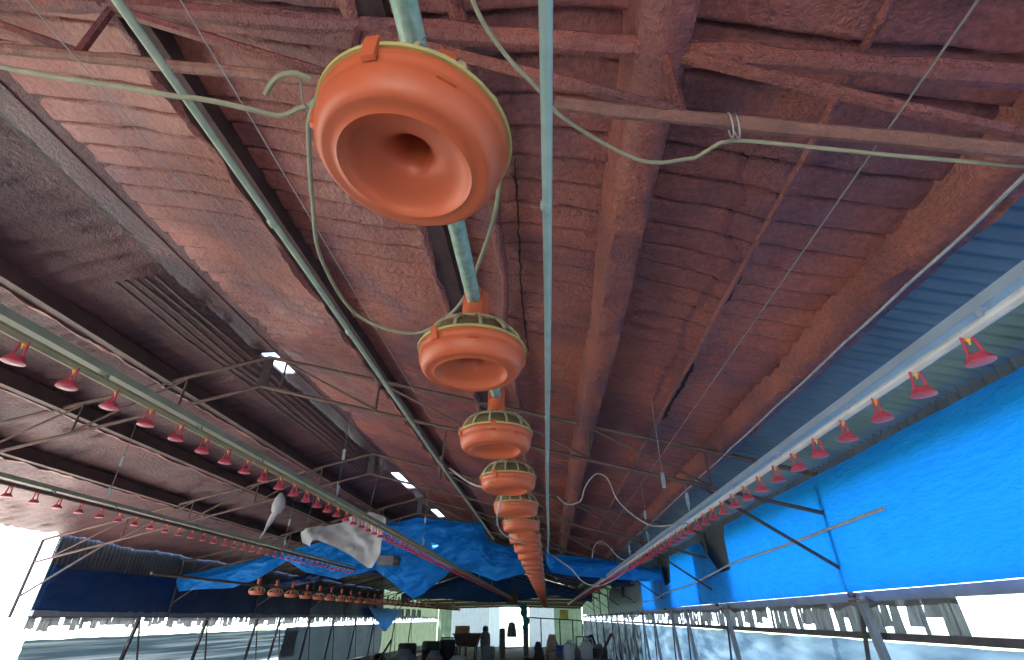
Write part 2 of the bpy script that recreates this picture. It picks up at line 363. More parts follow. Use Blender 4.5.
ragged(XR+.06, 4, 46.8, -.12, .12, 'torn_plastic', M_rag, 'torn plastic strips hanging in the open slot of the right wall', 3)
ragged(XL, 9.5, 30.8, -.19, .04, 'torn_plastic', M_rag, 'torn plastic strips hanging in the bright slot of the left wall', 5)
ragged(XL, 31, 46.8, -.2, .03, 'torn_plastic', M_rag, 'torn plastic fringe along the pale green left wall near the far end', 9)
curtain(XL+.03, 9.6, 20.4, -1.15, -.34, 'side_curtain', M_curt_l, 'milky striped side curtain of the left wall at the left edge', bulge=.05)
curtain(XL+.05, 19.4, 31, FL+.28, -.28, 'side_curtain', M_curt_f, 'dark sagging side curtain of the left wall beyond the milky one')
# slanting wall posts
def wall_post(x, y, z0, z1, lean, m=M_frame, lab=None, n=0, side='right'):
    t = thing('wall_post', (x, y, z0), lab, 'post', 'steel posts of the %s wall' % side)
    s_ = 1 if side == 'right' else -1
    MB().bar((x - s_*.05, y, z1), (x + s_*lean, y-.25, z0), .07, .05).build('post_tube', m, t, smooth=False)
    MB().bar((x - s_*.03, y+.06, z1-.05), (x + s_*lean, y+.85, z0+.1), .025, .03).build('post_brace', M_steel_d, t, smooth=False)
    MB().box((x - s_*.05, y, z1-.03), (.14, .12, .02)).build('top_plate', M_steel, t, smooth=False)
    return t
_o = 'first second third fourth fifth sixth seventh eighth ninth tenth eleventh twelfth thirteenth fourteenth fifteenth sixteenth seventeenth eighteenth nineteenth'.split()
_t = ['twenty', 'thirty', 'forty', 'fifty']; _u = ['twentieth', 'thirtieth', 'fortieth', 'fiftieth']
ords = _o + [(_u[q//10] if q % 10 == 0 else _t[q//10]+'-'+_o[q % 10-1]) for q in range(40)]
for k, y in enumerate((4.9, 8.58, 11.06, 12.37, 14.56, 16.2, 18.3, 20.2, 22.2, 24.3, 28.3, 32.3, 36.3)):
    wall_post(XR-.04, y, FL+.1, .15, .05, M_frame, 'blue grey slanting post under the right blue tarps, %s from the near end' % ords[k])
for k, y in enumerate((12.0, 14.5, 17.1, 18.6, 21.0, 23.4, 26.2, 29.0, 33.0, 37.0)):
    wall_post(XL+.12, y, FL+.1, 0, .02, M_steel_d, 'dark slanting post against the left side curtain, %s from the near end' % ords[k], side='left')

# ---------------------------------------------------------------- purlins
def purlin(x, y0, y1, m, label, wl, wb, wr, h, amp=.022, nm='roof_purlin'):
    ys = slab_rows(y0, y1, .035); vs = []; fs = []
    P = [(-wl, .02), (-wl*.86, -h*.3), (-wl*.78, -h*.7), (-wb*1.02, -h*.96), (-wb*.3, -h), (wb*.6, -h), (wb, -h*.93), (wr*.97, -h*.5), (wr, .02)]
    n = len(P)
    for y in ys:
        for k, (a, c) in enumerate(P):
            q = amp*(nz(x*5+k*.7, y*4, k*.5) + .6*nz(k*2.1, y*14, 2)); 
            vs.append((x + a*(1+q*6) + .012*nz(y*.8, x, 6), y, roofz(x+a) + c + (q if c < 0 else .02)))
    for j in range(len(ys)-1):
        for k in range(n-1):
            a = j*n+k; fs.append((a, a+1, a+n+1, a+n))
    b = MB(); b.add(vs, fs); return b.build(nm, m, origin=(x, 0, roofz(x)), sharp=60, **T(label, 'beam', 'lengthwise roof purlins'))
purlin(.475, YN, 29, foam, 'thick foam coated purlin running lengthwise right of the straight pale green pipe', .125, .075, .095, .20)
purlin(1.80, YN, 34, foam, 'foam coated edge purlin where the red foam meets the bare metal eave', .11, .07, .09, .15)
def c_purlin(x, label, m=M_wood):
    b = MB(); ys = slab_rows(YN, 29, .06); vs = []; fs = []
    P = [(-.12, .03), (-.085, -.07), (-.06, -.14), (-.035, -.17), (-.005, -.165), (.0, -.10), (.03, 0)]
    for y in ys:
        for k, (a, c) in enumerate(P):
            q = .024*nz(x*3+k*.4, y*4, 2) + .010*nz(k, y*15, 2)
            vs.append((x+a+q, y, roofz(x)+.0+c+q))
    n = len(P)
    for j in range(len(ys)-1):
        for k in range(n-1): a = j*n+k; fs.append((a, a+1, a+n+1, a+n))
    b.add(vs, fs)
    t = thing('roof_purlin', (x, 0, roofz(x)), label, 'beam', 'lengthwise roof purlins')
    b.build('foam_edge', foam, t, sharp=60)
    MB().box((x+.045, (YN+29)/2, roofz(x)-.075), (.12, 29-YN, .15)).build('steel_channel', M_brown, t, smooth=False)
    return t
c_purlin(-.665, 'dark purlin with a ragged foam edge passing behind the nearest feeder pan')
c_purlin(-1.83, 'dark purlin left of the diagonal pale green conduit')
c_purlin(-4.4, 'dark purlin left of the ridge, first beyond it'); c_purlin(-5.6, 'dark purlin on the left roof slope, second beyond the ridge'); c_purlin(-6.8, 'dark purlin low on the left roof slope')
# lumpy foam-covered conduit and thin rod on the ceiling
def lumpy(x, zoff, y0, y1, r, m, name, label, cat, amp=.4, wob=.02):
    ys = slab_rows(y0, y1, .05)
    return MB().tube([(x + wob*nz(y*1.7, 3, x), y, roofz(x)-zoff+.4*wob*nz(y*2, 7, x)) for y in ys], [r*(1+amp*nz(y*5, x, 1)) for y in ys], 10).build(name, m, origin=(x, 0, roofz(x)-zoff), **T(label, cat))
lumpy(-.25, .10, YN, 16, .032, foam, 'ceiling_conduit', 'lumpy foam covered conduit on the ceiling between the feeder line and the straight pipe', 'pipe', .6, .05)
lumpy(1.12, .085, YN, 29, .016, foam, 'ceiling_rod', 'thin foam stained rod along the ceiling right of the thick purlin', 'rod', .2, .006)
# wavy stain line, dried drip marks
def ceiling_ribbon(pts, wd, m, name, drop=.004):
    P = smooth_path([(x, y, 0) for x, y in pts], 30); vs = []; fs = []
    for i, p in enumerate(P):
        d = (P[min(i+1, len(P)-1)] - P[max(i-1, 0)]).normalized(); n = Vector((-d.y, d.x, 0)); h = wd*(.5+.35*nz(p.x*9, p.y*9, 1))*min(1, .15+i/8, .15+(len(P)-1-i)/8)
        p = p + n*(.012*nz(p.y*14, p.x*9, 4))
        for s_ in (-1, -.33, .33, 1):
            q = p + n*h*s_; vs.append((q.x, q.y, roofz(q.x) - foam_relief(q.x, q.y) - drop))
    for i in range(len(P)-1):
        for k in range(3): a = i*4+k; fs.append((a, a+1, a+5, a+4))
    b = MB(); b.add(vs, fs); return b.build(name, m, origin=(0, 0, 0), sharp=80, **T('dark purple dribbled seam stain on the red foam at right', 'stain') if name == 'seam_stain' else T('black %s' % ('crack in the foam left of the straight pale pipe' if pts[0][0] < 0 else 'painted shadow line beside the thin rod, %s part' % ('nearer' if pts[0][1] < 3 else 'farther')), 'crack'))
M_stain = mat('purple_stain', (.13, .045, .058), .6, (.17, .06, .065), 10); M_crack_shade = mat('crack_shade_black', (.012, .008, .008), .9)
ceiling_ribbon([(.95, 1.50), (.933, 1.628), (.998, 1.884), (.985, 2.05), (1.04, 2.15), (1.106, 2.3), (1.05, 2.5), (1.03, 2.741), (1.0, 3.013), (1.04, 3.434), (1.02, 3.891), (1.04, 4.4)], 0.030, M_stain, 'seam_stain', .007)
ceiling_ribbon([(1.16, 2.35), (1.165, 2.5), (1.17, 2.72)], .018, M_crack_shade, 'crack_and_shade_line', .009)  # shadow of the thin rod, painted as a black strip beside it
ceiling_ribbon([(1.17, 3.5), (1.19, 3.9), (1.18, 4.3), (1.20, 4.8)], .03, M_crack_shade, 'crack_and_shade_line', .009)  # farther stretch of the painted rod shadow
ceiling_ribbon([(-.10, 1.75), (-.105, 2.3), (-.12, 3.0), (-.10, 3.9)], .011, M_crack_shade, 'crack_and_shade_line', .009)

# ---------------------------------------------------------------- trusses
def truss(y, k):
    near = k == 0
    t = thing('roof_truss', (RX, y, 1.0), ('foam smeared roof truss directly overhead, nearest the camera' if near else 'steel lattice roof truss crossing the shed, %s from the camera' % ords[k]), 'truss', 'roof trusses')
    r = .026 if k < 4 else .028
    mt = foam if near else M_steel
    for side in (0, 1):
        x0, x1 = (RX, XR-.1) if side else (XL+.1, RX)
        xs = [x0+(x1-x0)*i/40 for i in range(41)]
        jag = (lambda x, s: .012*nz(x*6, y, s)) if near else (lambda x, s: 0)
        MB().tube([(x, y+jag(x, 1), chord(x)+.37+jag(x, 2)) for x in xs], [(.040*(1+.5*nz(x*5, 2, y)) if near else .024) for x in xs], 8).build('top_chord', mt, t)
        runs = [xs] if not (near and side) else [[x for x in xs if x <= -.30], [.08] + [x for x in xs if x > .12]]
        for xr in runs: MB().tube([(x, y+jag(x, 3), chord(x)+jag(x, 4)) for x in xr], [(.023*(1+.2*nz(x*6, 5, y)) if near else .020) for x in xr], 8).build('bottom_chord', M_steel if not near else mat('foam_spotted_steel', (.20, .10, .085), .7, (.30, .14, .11), 14, .6, 60, bdist=.02), t)
        nodes = [.475 + 1.15*i for i in range(-12, 3)]
        nodes = [q for q in nodes if min(x0, x1)-.05 <= q <= max(x0, x1)+.05]
        for i, q in enumerate(nodes):
            MB().tube([(q, y, chord(q)), (q, y, chord(q)+.37)], .012 if not near else .02, 6).build('web_post', mt, t)
            if i < len(nodes)-1:
                q2 = nodes[i+1]; rev = side == 1
                a, c = ((q, .35), (q2, .02)) if rev else ((q, .02), (q2, .35))
                MB().tube([(a[0], y, chord(a[0])+a[1]), (c[0], y, chord(c[0])+c[1])], .013 if not near else .022, 6).build('web_diagonal', mt, t)
    # knee braces down to the walls
    MB().tube([(1.5, y, chord(1.5)), (XR-.05, y, .35)], .016, 6).build('knee_brace', M_steel_d, t)
    MB().tube([(XR-.07, y, chord(XR)+.4), (XR-.07, y, .15)], .025, 6).build('end_post', M_steel_d, t)
    MB().tube([(-7.8, y, chord(-7.8)), (XL+.06, y, .3)], .018, 6).build('knee_brace', M_steel_d, t)
    MB().tube([(XL+.07, y, chord(XL)+.4), (XL+.07, y, 0)], .025, 6).build('end_post', M_steel_d, t)
    MB().box((RX, y, chord(RX)+.18), (.12, .02, .40)).build('gusset', M_steel_d, t, smooth=False)
for k in range(9): truss(1.06 + 4*k, k)
# timber battens along the ridge (wavy, four side by side)
for k in range(5):
    x = -3.42 - .085*k
    ys = [3.4 + .15*i for i in range(46)]
    MB().tube([(x + .02*math.sin(y*1.1), y, roofz(x)-.09 + .01*math.sin(y*3+k)) for y in ys], .015, 6).build('ridge_batten', M_steel, origin=(x, 3.4, roofz(x)-.1),
        **T('thin wavy purplish batten beside the ridge, %s of five from the ridge' % ords[k], 'batten', 'battens beside the ridge'))

# ---------------------------------------------------------------- feeder line with pans
PX = -.21
def rimprof():  # outside wall, rounded bottom ring, then the deep funnel
    return [(.158, .004), (.160, -.004), (.158, -.012), (.155, -.018), (.156, -.024), (.155, -.034), (.1515, -.046), (.1465, -.056), (.141, -.063), (.135, -.067), (.131, -.0675), (.121, -.0665), (.113, -.0685), (.109, -.0705),
            (.106, -.069), (.102, -.062), (.095, -.055), (.084, -.049), (.070, -.045), (.056, -.041), (.045, -.035), (.037, -.026), (.031, -.013), (.027, .0), (.025, .03), (.023, .062), (.0, .064),
            (.026, .066), (.030, .03), (.036, -.01), (.060, -.034), (.090, -.044), (.104, -.060), (.128, -.064), (.145, -.045), (.152, -.020), (.154, .004)]
def make_pan(far=False):
    t = thing('feeder_pan', (0, 0, -E), 'pan', 'feeder pan')
    mo = M_orange_far if far else M_orange
    sg = 24 if far else 64
    MB().lathe(rimprof(), seg=sg).build('dish', mo, t, local=True, sharp=50)
    MB().lathe([(.155, .004), (.1635, .003), (.165, .008), (.162, .012), (.154, .011)], seg=sg, close=True).build('rim', M_rim, t, local=True)
    if not far:
        # clips hooking over the rim
        for ang in (262, 45, 196):
            a = math.radians(ang); c, s_ = math.cos(a), math.sin(a); m = MB()
            def pt(r, tq, z): return (c*r - s_*tq, s_*r + c*tq, z)
            w2 = .011 if ang != 196 else .006
            prof = [(.145, .015), (.169, .017), (.170, .006), (.166, -.022), (.158, -.024), (.159, -.018), (.164, .004), (.145, .010)]
            vs = [pt(r, q, z) for q in (-w2, w2) for r, z in prof]; n = len(prof)
            m.add(vs, [(i, (i+1) % n, n+(i+1) % n, n+i) for i in range(n)] + [tuple(range(n))[::-1], tuple(range(n, 2*n))])
            m.build('clip', mo, t, local=True, smooth=False)
        a = math.radians(303); c, s_ = math.cos(a), math.sin(a)
        MB().box((c*.154, s_*.154, -.026), (.010, .030, .010), a).build('latch', mo, t, local=True, smooth=False)
    # grill: radial ribs from the rim to the neck, with a smoky film cone between
    g = MB(); nr = 10 if far else 13
    for k in range(nr):
        a = 2*PI*k/nr + .1; c, s_ = math.cos(a), math.sin(a)
        pr = [(.154, .010), (.147, .036), (.120, .068), (.080, .090), (.040, .100)]
        if far: g.tube([(r*c, r*s_, z) for r, z in pr], .006, 4)
        else: g.tube(smooth_path([(r*c, r*s_, z) for r, z in pr], 3), .0055, 6)
    if not far: g.lathe([(.121, .064), (.126, .066), (.123, .071), (.118, .069)], seg=40, close=True)
    g.build('grill', M_grill, t, local=True)
    MB().lathe([(.152, .006), (.144, .032), (.115, .062), (.078, .082), (.040, .092), (.02, .094)], seg=sg//2).build('dome_cover', M_dome, t, local=True)
    # neck and upright saddle block that grips the feed pipe
    m = MB(); m.lathe([(.052, .070), (.046, .100), (.038, .125), (.034, .150), (.036, .165)], seg=20)
    n = 14; sec = [(.037, .110)] + [(.037*math.cos(PI*i/n), .212 + .026*math.sin(PI*i/n)) for i in range(n+1)] + [(-.037, .110)]
    N = len(sec); m.add([(x, yy, z) for yy in (-.012, .030) for x, z in sec], [(i, (i+1) % N, N+(i+1) % N, N+i) for i in range(N)] + [tuple(range(N))[::-1], tuple(range(N, 2*N))])
    m.build('pipe_saddle', mo, t, local=True)
    return t
pan_z = .705
fp = thing('feed_pipe', (PX, 0, pan_z+.195), 'mottled pale green feed pipe overhead carrying the orange pans', 'pipe')
MB().tube([(PX, y, pan_z+.195) for y in [YN+.1+.5*i for i in range(90)]], .0235, 20).build('pipe_tube', M_galv, fp)
b = MB()
for k in range(6):
    for dy in (-.055,):
        b.lathe([(.0, 0)], seg=3) if False else None
        yq = .55+.8*k+dy; b.tube([(PX+.0255*math.cos(a*PI/9), yq+.004*math.sin(a*PI/9*2), pan_z+.2+.0255*math.sin(a*PI/9)) for a in range(19)], .0018, 5)
b.build('wire_ties', M_wire, fp)
proto = make_pan(); protof = make_pan(True)
npans = int((39.5-.55)/.8)
for k in range(npans):
    src = proto if k < 9 else protof
    o = src if k in (0, 9) else copy_tree(src)
    o.location = (PX, .55+.8*k, pan_z+E); o.rotation_euler = (0, 0, math.radians((0, -24, 10, -15, 30, 5, 50, 20, 70)[k]) if k < 9 else k*.7)
    if k == 0: o.rotation_euler = (math.radians(1), math.radians(7), 0); o.location.x += .007; o.location.y += .010; o.scale = (1.015, 1.015, 1.015)
    lab = ['large orange feeder pan nearest the camera, seen from straight below', 'second orange feeder pan from the camera, hanging below the tied end of the green pipe',
           'third orange feeder pan with a cream ribbed grill above it'][k] if k < 3 else ('orange feeder pan of the centre line, %s from the camera' % ords[k] if k < 20 else 'tiny orange pan in the far tail of the centre line, %s from the camera' % ords[k])
    o['label'] = lab; o['category'] = 'feeder pan'; o['group'] = 'orange feeder pans of the centre line' if k < 20 else 'far pans of the centre line'
# second feeder line on the left
fp2 = thing('feed_pipe', (-6.0, 0, .50), 'dark feed pipe above the left row of small orange pans', 'pipe')
MB().tube([(-6.0, y, .585) for y in [8+.5*i for i in range(64)]], .022, 10).build('pipe_tube', M_steel, fp2)
k = 0
def make_small_pan():
    t = thing('feeder_pan', (0, 0, -E), 'x', 'feeder pan')
    MB().lathe([(0, -.05), (.10, -.055), (.13, -.05), (.158, -.01), (.165, .01), (.158, .012), (.12, -.03), (.02, -.03)], seg=20).build('dish', M_orange_far, t, local=True)
    g = MB()
    for j in range(12):
        a = 2*PI*j/12; g.tube([(.16*math.cos(a), .16*math.sin(a), .01), (.14*math.cos(a), .14*math.sin(a), .055), (.05*math.cos(a), .05*math.sin(a), .10)], .007, 4)
    g.build('grill', M_grill, t, local=True)
    MB().lathe([(.05, .02), (.06, .09), (.035, .12), (.03, .22), (.045, .23), (.02, .27), (.0, .28)], seg=12).build('pipe_saddle', M_orange_far, t, local=True)
    return t
sp = make_small_pan(); spcount = 0
for k in range(34):
    y = 10.97 + .8*k
    if y > 38.2: break
    o = sp if k == 0 else copy_tree(sp)
    o.location = (-6.0, y+.25, .465+E); o.rotation_euler = (0, 0, k*.4)
    o['label'] = 'small orange feeder pan in the left row, %s from the photo\'s left edge' % ords[k] if k < 18 else 'tiny orange feeder pan far along the left row, %s from its near end' % ords[k]
    if k == 0: o['label'] = 'orange feeder pan cut by the photo\'s left edge, first of the left row'
    o['category'] = 'feeder pan'; o['group'] = 'orange feeder pans of the left line' if k < 18 else 'far pans of the left line'

# ---------------------------------------------------------------- drinker lines
def drinker_mesh():
    arms = MB()
    for s_ in (-1, 1): arms.tube([(s_*.013, 0, .0), (s_*.015, 0, -.025), (s_*.019, 0, -.062)], [.0042, .0042, .0055], 6)
    arms.tube([(-.014, 0, -.004), (.014, 0, -.004)], .005, 6)
    arms.lathe([(.0, -.060), (.020, -.059), (.028, -.066), (.036, -.078), (.038, -.084), (.030, -.086), (.0, -.088)], seg=16)
    nip = MB().lathe([(.0, .004), (.0075, .003), (.0075, -.014), (.004, -.018), (.003, -.028), (0, -.029)], seg=8)
    return arms, nip
def drinker_line(x, z, y0, y1, pitch, first, rail_m, pipe_m, label, grouplab, wd=.045):
    t = thing('drinker_line', (x, y0, z), label, 'drinker line')
    ln = y1-y0
    MB().box((x, (y0+y1)/2, z+.090), (wd, ln, .036)).build('support_rail', rail_m, t, smooth=False)
    MB().tube([(x, y0+ln*i/20, z+.040) for i in range(21)], .0180, 10).build('water_pipe', pipe_m, t)
    y = first - .1; br = None
    while y < y1 and y < 26:
        if br is None: o = MB().box((0, 0, .068), (.038, .022, .05)).build('bracket', rail_m, t, smooth=False, local=True); br = o.data
        else: o = bpy.data.objects.new('bracket', br); C.objects.link(o); o.parent = t
        o.location = (0, y-y0, 0); y += pitch*3
    arms, nip = drinker_mesh(); n = int((y1-first)/pitch)
    me_a = me_n = None; rest = MB()
    for k in range(n):
        y = first + pitch*k
        if k < 95:
            if me_a is None:
                a = arms.build('drip_cup', M_pink, t, local=True, label='pink nipple drinker cup'); me_a = a.data
                q = nip.build('nipple', M_yellow, a, local=True); me_n = q.data
            else:
                a = bpy.data.objects.new('drip_cup', me_a); C.objects.link(a); a.parent = t; a['label'] = 'pink nipple drinker cup'
                if k < 60:
                    q = bpy.data.objects.new('nipple', me_n); C.objects.link(q); q.parent = a
            a.location = (0, y-y0, .032); a.scale = (1.08, 1.08, 1.12)
            a.rotation_euler = (random.uniform(-.05, .05), random.uniform(-.05, .05), random.uniform(-.5, .5))
        else:
            rest.lathe([(.012, .03), (.012, -.02), (.034, -.045), (.0, -.05)], (x, y, z), 6)
    if rest.v: rest.build('far_drip_cups', M_pink, t, kind='stuff')
    return t
drinker_line(1.375, .755, -3.6, 40.0, .262, .702, M_rail_b, M_rail_w, 'bright drinker line along the right side with a bluish rail and pink cups', 'r')
drinker_line(-2.10, .945, 1.0, 33.2, .25, 1.4, M_rail_g, M_rail_y, 'olive and tan drinker line running diagonally left of the feeder pans', 'l')
drinker_line(-4.54, .945, 2.0, 12.8, .25, 2.3, M_rail_g, M_steel, 'darker drinker line with small pink cups at the far left', 'l2')
# ---------------------------------------------------------------- straight pipes overhead
def pipe(x, z, y0, y1, r, m, label, joints=()):
    t = thing('overhead_pipe', (x, y0, z), label, 'pipe')
    MB().tube([(x + .004*math.sin(y*1.1), y, z+.003*math.sin(y*.9)) for y in [y0+(y1-y0)*i/60 for i in range(61)]], r, 16).build('pipe_tube', m, t)
    for yj in joints:
        MB().tube([(x, yj-.015, z), (x, yj-.012, z), (x, yj+.012, z), (x, yj+.015, z)], [r*1.0, r*1.13, r*1.13, r*1.0], 16).build('joint', m, t)
    return t
pipe(.028, .95, YN+.2, 9.1, .0132, M_galv2, 'straight pale green pipe running lengthwise above the camera, looking vertical', (.98, 2.6, 4.6))
pipe(-.888, 1.15, YN+.2, 9.0, .0105, M_galv3, 'thin yellowish green conduit crossing diagonally at left', (1.21, 1.95, 2.65, 3.4, 4.3))
# ---------------------------------------------------------------- cables
def cable(pts, r, m, label, name='cable', cat='cable', n=10):
    return MB().tube(smooth_path(pts, n), r, 8).build(name, m, origin=pts[0], **T(label, cat))
LOOPA = [(.12, 5.0, 1.02), (.213, 5.0, .945), (.341, 5.0, .975), (.388, 5.0, 1.088), (.455, 5.0, 1.184), (.528, 5.0, 1.232), (.604, 5.0, 1.202), (.646, 5.0, 1.123), (.682, 5.0, 1.008), (.757, 5.0, .904), (.913, 5.02, .784), (1.047, 5.05, .747), (1.34, 5.1, .78)]
LOOPB = [(.744, 9.0, .85), (.791, 9.0, 1.018), (.86, 9.0, 1.085), (.931, 9.0, 1.10), (1.04, 9.0, 1.016), (1.186, 9.0, .847), (1.36, 9.0, .80)]
LOOPC = [(.03, 8.9, .95), (.047, 9.06, .93), (.173, 9.06, .85), (.405, 9.06, .687), (.582, 9.06, .50), (.85, 9.06, .45), (1.2, 9.1, .60), (1.36, 9.2, .78)]
cable([(-.17, .50, 1.38), (-.14, .664, 1.35), (-.074, .783, 1.33), (.019, .88, 1.30), (.078, .95, 1.28), (.205, 1.06, 1.29), (.33, 1.13, 1.28), (.41, 1.15, 1.28), (.49, 1.15, 1.29), (.525, 1.144, 1.29), (.57, 1.105, 1.29), (.60, 1.09, 1.29), (.70, 1.095, 1.29), (1.2, 1.1, 1.18), (1.9, 1.15, 1.12), (2.6, 1.2, 1.15)], .0062, M_cable,
      'grey green cable sagging from the top centre to a loop tied on the right truss')
for dx in (0, .018):
    xq = .615+dx; zc = chord(xq)
    MB().tube([(xq+.024*math.cos(a*PI/8)*.3, 1.06+.03*math.cos(a*PI/8), zc+.002-.018+.045*math.sin(a*PI/8)) for a in range(17)], .0025, 6).build('wire_tie', M_cable_w, origin=(xq, 1.06, zc), **T('pale wire tie holding the sagging cable to the truss, %s of the two' % ('left' if dx == 0 else 'right'), 'tie', 'wire ties on the right truss'))
cable([(-.44, .62, .99), (-.49, .68, .96), (-.515, .735, .95), (-.586, .925, .95), (-.661, 1.176, .95), (-.655, 1.5, .95), (-.468, 1.60, .93), (-.286, 1.459, .95), (-.162, 1.162, .95), (-.10, .977, 1.0), (-.10, .93, 1.2)], .0058, M_cable,
      'olive cable hanging in a wide loop from the nearest pan to the second pan')
cable([(-2.6, .5, 1.75), (-1.6, .65, 1.30), (-.95, .70, 1.12), (-.80, .72, 1.10), (-.70, .745, 1.09), (-.64, .775, 1.10), (-.58, .757, 1.10), (-.54, .745, 1.10), (-.47, .70, 1.12)], .0065, M_cable, 'pale green cable curving in from the left edge behind the nearest pan')
cable([(-.645, .715, 1.10), (-.625, .695, 1.10), (-.59, .672, 1.10), (-.55, .668, 1.10), (-.52, .685, 1.10)], .0065, M_cable, 'short cut cable end curling at the upper left of the nearest pan')
cable([(-.545, .665, 1.11), (-.55, .70, 1.10), (-.558, .735, 1.09), (-.55, .762, 1.10)], .002, M_wire, 'twisted wire tying the two cable ends left of the nearest pan', 'twist_wire', 'wire')
cable([(-.86, 4.5, 1.18), (-.6, 4.4, 1.0), (-.35, 4.0, .92), (-.25, 3.9, .93)], .008, M_cable_w, 'grey cable linking the thin green conduit to the pans')
cable([(-.20, 3.2, .86), (-.33, 3.6, .62), (-.35, 4.4, .60), (-.2, 5.2, .62)], .006, M_cable_w, 'thin grey cable drooping left of the pan column')
cable(LOOPA, .0065, M_cable_w, 'grey cable looping over the second truss and down to the right drinker line')
cable(LOOPC, .008, M_cable_w, 'thin cable sagging from the straight pipe towards the right drinker line')
cable(LOOPB, .008, M_cable_w, 'short cable arch hanging at the third truss')
cable([(2.5, 4.0, .70), (2.52, 6.0, .66), (2.52, 7.6, .64), (2.52, 8.6, .58), (2.52, 10.2, .50), (2.52, 12.2, .46), (2.52, 13.2, .40), (2.52, 15.6, .36), (2.52, 17.2, .45), (2.52, 19.0, .42), (2.52, 21, .55)], .014, M_cable_w, 'white wavy cable lying along the right blue tarps')
MB().tube([(1.05, -3.7, 1.25), (1.045, 12, 1.25)], .0035, 5).build('winch_wire', M_wire, origin=(1.05, 1.1, 1.25), **T('thin straight wire running lengthwise right of the thick purlin', 'wire'))
MB().tube([(-.80, -3.7, 1.23), (-.80, 12, 1.23)], .0018, 5).build('winch_wire', M_wire, origin=(-.8, .9, 1.23), **T('very thin wire beside the diagonal green conduit', 'wire'))
MB().tube([(-1.5, -3.7, 1.6), (-1.5, 12, 1.6)], .002, 5).build('winch_wire', M_wire, origin=(-1.5, 1.5, 1.6), **T('very thin wire on the purple foam at left', 'wire'))
# galvanised rod along the foam edge
MB().tube([(1.80+.015*nz(y*2, 1, 1), y, roofz(1.80)-.165) for y in [0+.1*i for i in range(120)]], .008, 6).build('edge_cable', M_cable_w, origin=(1.80, 0, roofz(1.80)-.165), **T('grey cable along the foam edge purlin at right', 'cable'))
# suspension cords with adjusters
def hanger(x, y, ztop, zbot, label, group, tag_z=None):
    t = thing('suspension_cord', (x, y, zbot), label, 'cord', group)
    MB().tube([(x, y, zbot), (x, y, ztop)], .003, 5).build('cord', M_wire, t)
    tz = tag_z if tag_z is not None else zbot + .45*(ztop-zbot)
    MB().box((x, y, tz), (.028, .012, .11), .3).build('adjuster', M_tag, t, smooth=False)
    MB().tube([(x, y, zbot+.03), (x+.015, y, zbot+.10), (x-.015, y, zbot+.16), (x, y, zbot+.02)], .006, 5).build('hook', M_tag, t)
    return t
for k, y in enumerate((5.06, 9.06, 13.0, 17.06, 21.06)):
    hanger(-2.10, y, chord(-2.10), 1.05, 'cord with a grey adjuster holding the olive drinker line, %s from the camera' % ords[k], 'cords of the olive drinker line')
for k, y in enumerate((5.06, 9.06, 13.0)):
    hanger(-4.54, y, chord(-4.54), 1.05, 'cord with a grey adjuster holding the far left drinker line, %s from the camera' % ords[k], 'cords of the far left drinker line')
for k, y in enumerate((5.06, 7.3, 9.06, 13.0)):
    hanger(1.375, y, chord(1.375) if k != 1 else roofz(1.375), .86, 'cord holding the right bluish drinker line, %s from the camera' % ords[k], 'cords of the right drinker line')
MB().box((1.02, 4.4, 1.02), (.03, .012, .13), .4).tube([(1.02, 4.4, 1.02), (1.02, 4.4, 1.80)], .002, 5).build('cord_adjuster', M_tag, **T('grey plastic adjuster hanging alone under the second truss', 'adjuster'))
MB().tube([(-1.02, 5.06, 1.78), (-1.06, 5.06, 1.25)], .010, 6).tube([(-1.05, 5.06, 1.45), (-1.06, 5.06, 1.22)], .02, 6).build('hanging_rod', M_steel, **T('short rusty rod hanging from the second truss left of the pans', 'rod'))
for k, y in enumerate((2.15, 5.35, 8.55, 12.5)):
    MB().tube([(PX, y, pan_z+.22), (PX, y, chord(PX)+.3)], .0022, 5).build('suspension_cord', M_wire, **T('thin cord holding the centre feed pipe, %s from the camera' % ords[k], 'cord', 'cords of the centre feed pipe'))

# ---------------------------------------------------------------- tarps
def tarp_across(name, y, tops, bots, m, label, fold=.17, x0=None, x1=None, seed=0, dens=24, sag=.25, parent=None):
    x0 = tops[0][0] if x0 is None else x0; x1 = tops[-1][0] if x1 is None else x1
    nu = int((x1-x0)*dens); b = MB()
    def f(u, v):
        x = x0+(x1-x0)*u; zt = lerp_poly(tops, x); zb = lerp_poly(bots, x); z = zb+(zt-zb)*v
        d = fold*nz(x*1.1+seed, z*.9, 1)*1.6 + fold*.8*nz(x*.5+z*2.4+seed, z*3.0-x*.5, 3) + .55*fold*nz((x+z*.6)*2.6, (z-x*.35)*8, seed) + .22*fold*nz(x*9, z*16+x*5, seed+3) - sag*math.sin(PI*v)*(.5+.5*nz(x*.6, seed, 2))
        return (x, y + d, z)
    b.grid(f, nu, 44); return b.build(name, m, origin=((x0+x1)/2, y, bots[0][1]), sharp=80, **T(label, 'tarp'))
t1_top = [(-9.0, .85), (-7.1, 1.27), (-6.2, 1.48), (-4.4, 1.86), (-4.0, 2.06), (-3.2, 2.17), (-2.4, 2.10), (-1.58, 2.04), (-1.42, 1.62), (-.9, 1.50), (-.42, 1.42)]
t1_bot = [(-9.0, .55), (-7.6, .62), (-7.0, .80), (-6.3, 1.20), (-5.8, .95), (-5.0, .80), (-4.3, .95), (-4.1, 1.0), (-3.14, .38), (-2.9, .5), (-2.45, .85), (-2.2, 1.02), (-1.9, .98), (-1.2, .74), (-.7, .86), (-.42, .92)]
tarp_across('blue_tarp', 12.95, t1_top, t1_bot, M_blue, 'big bright blue tarp hung across the shed under the fourth truss, left of the pans')
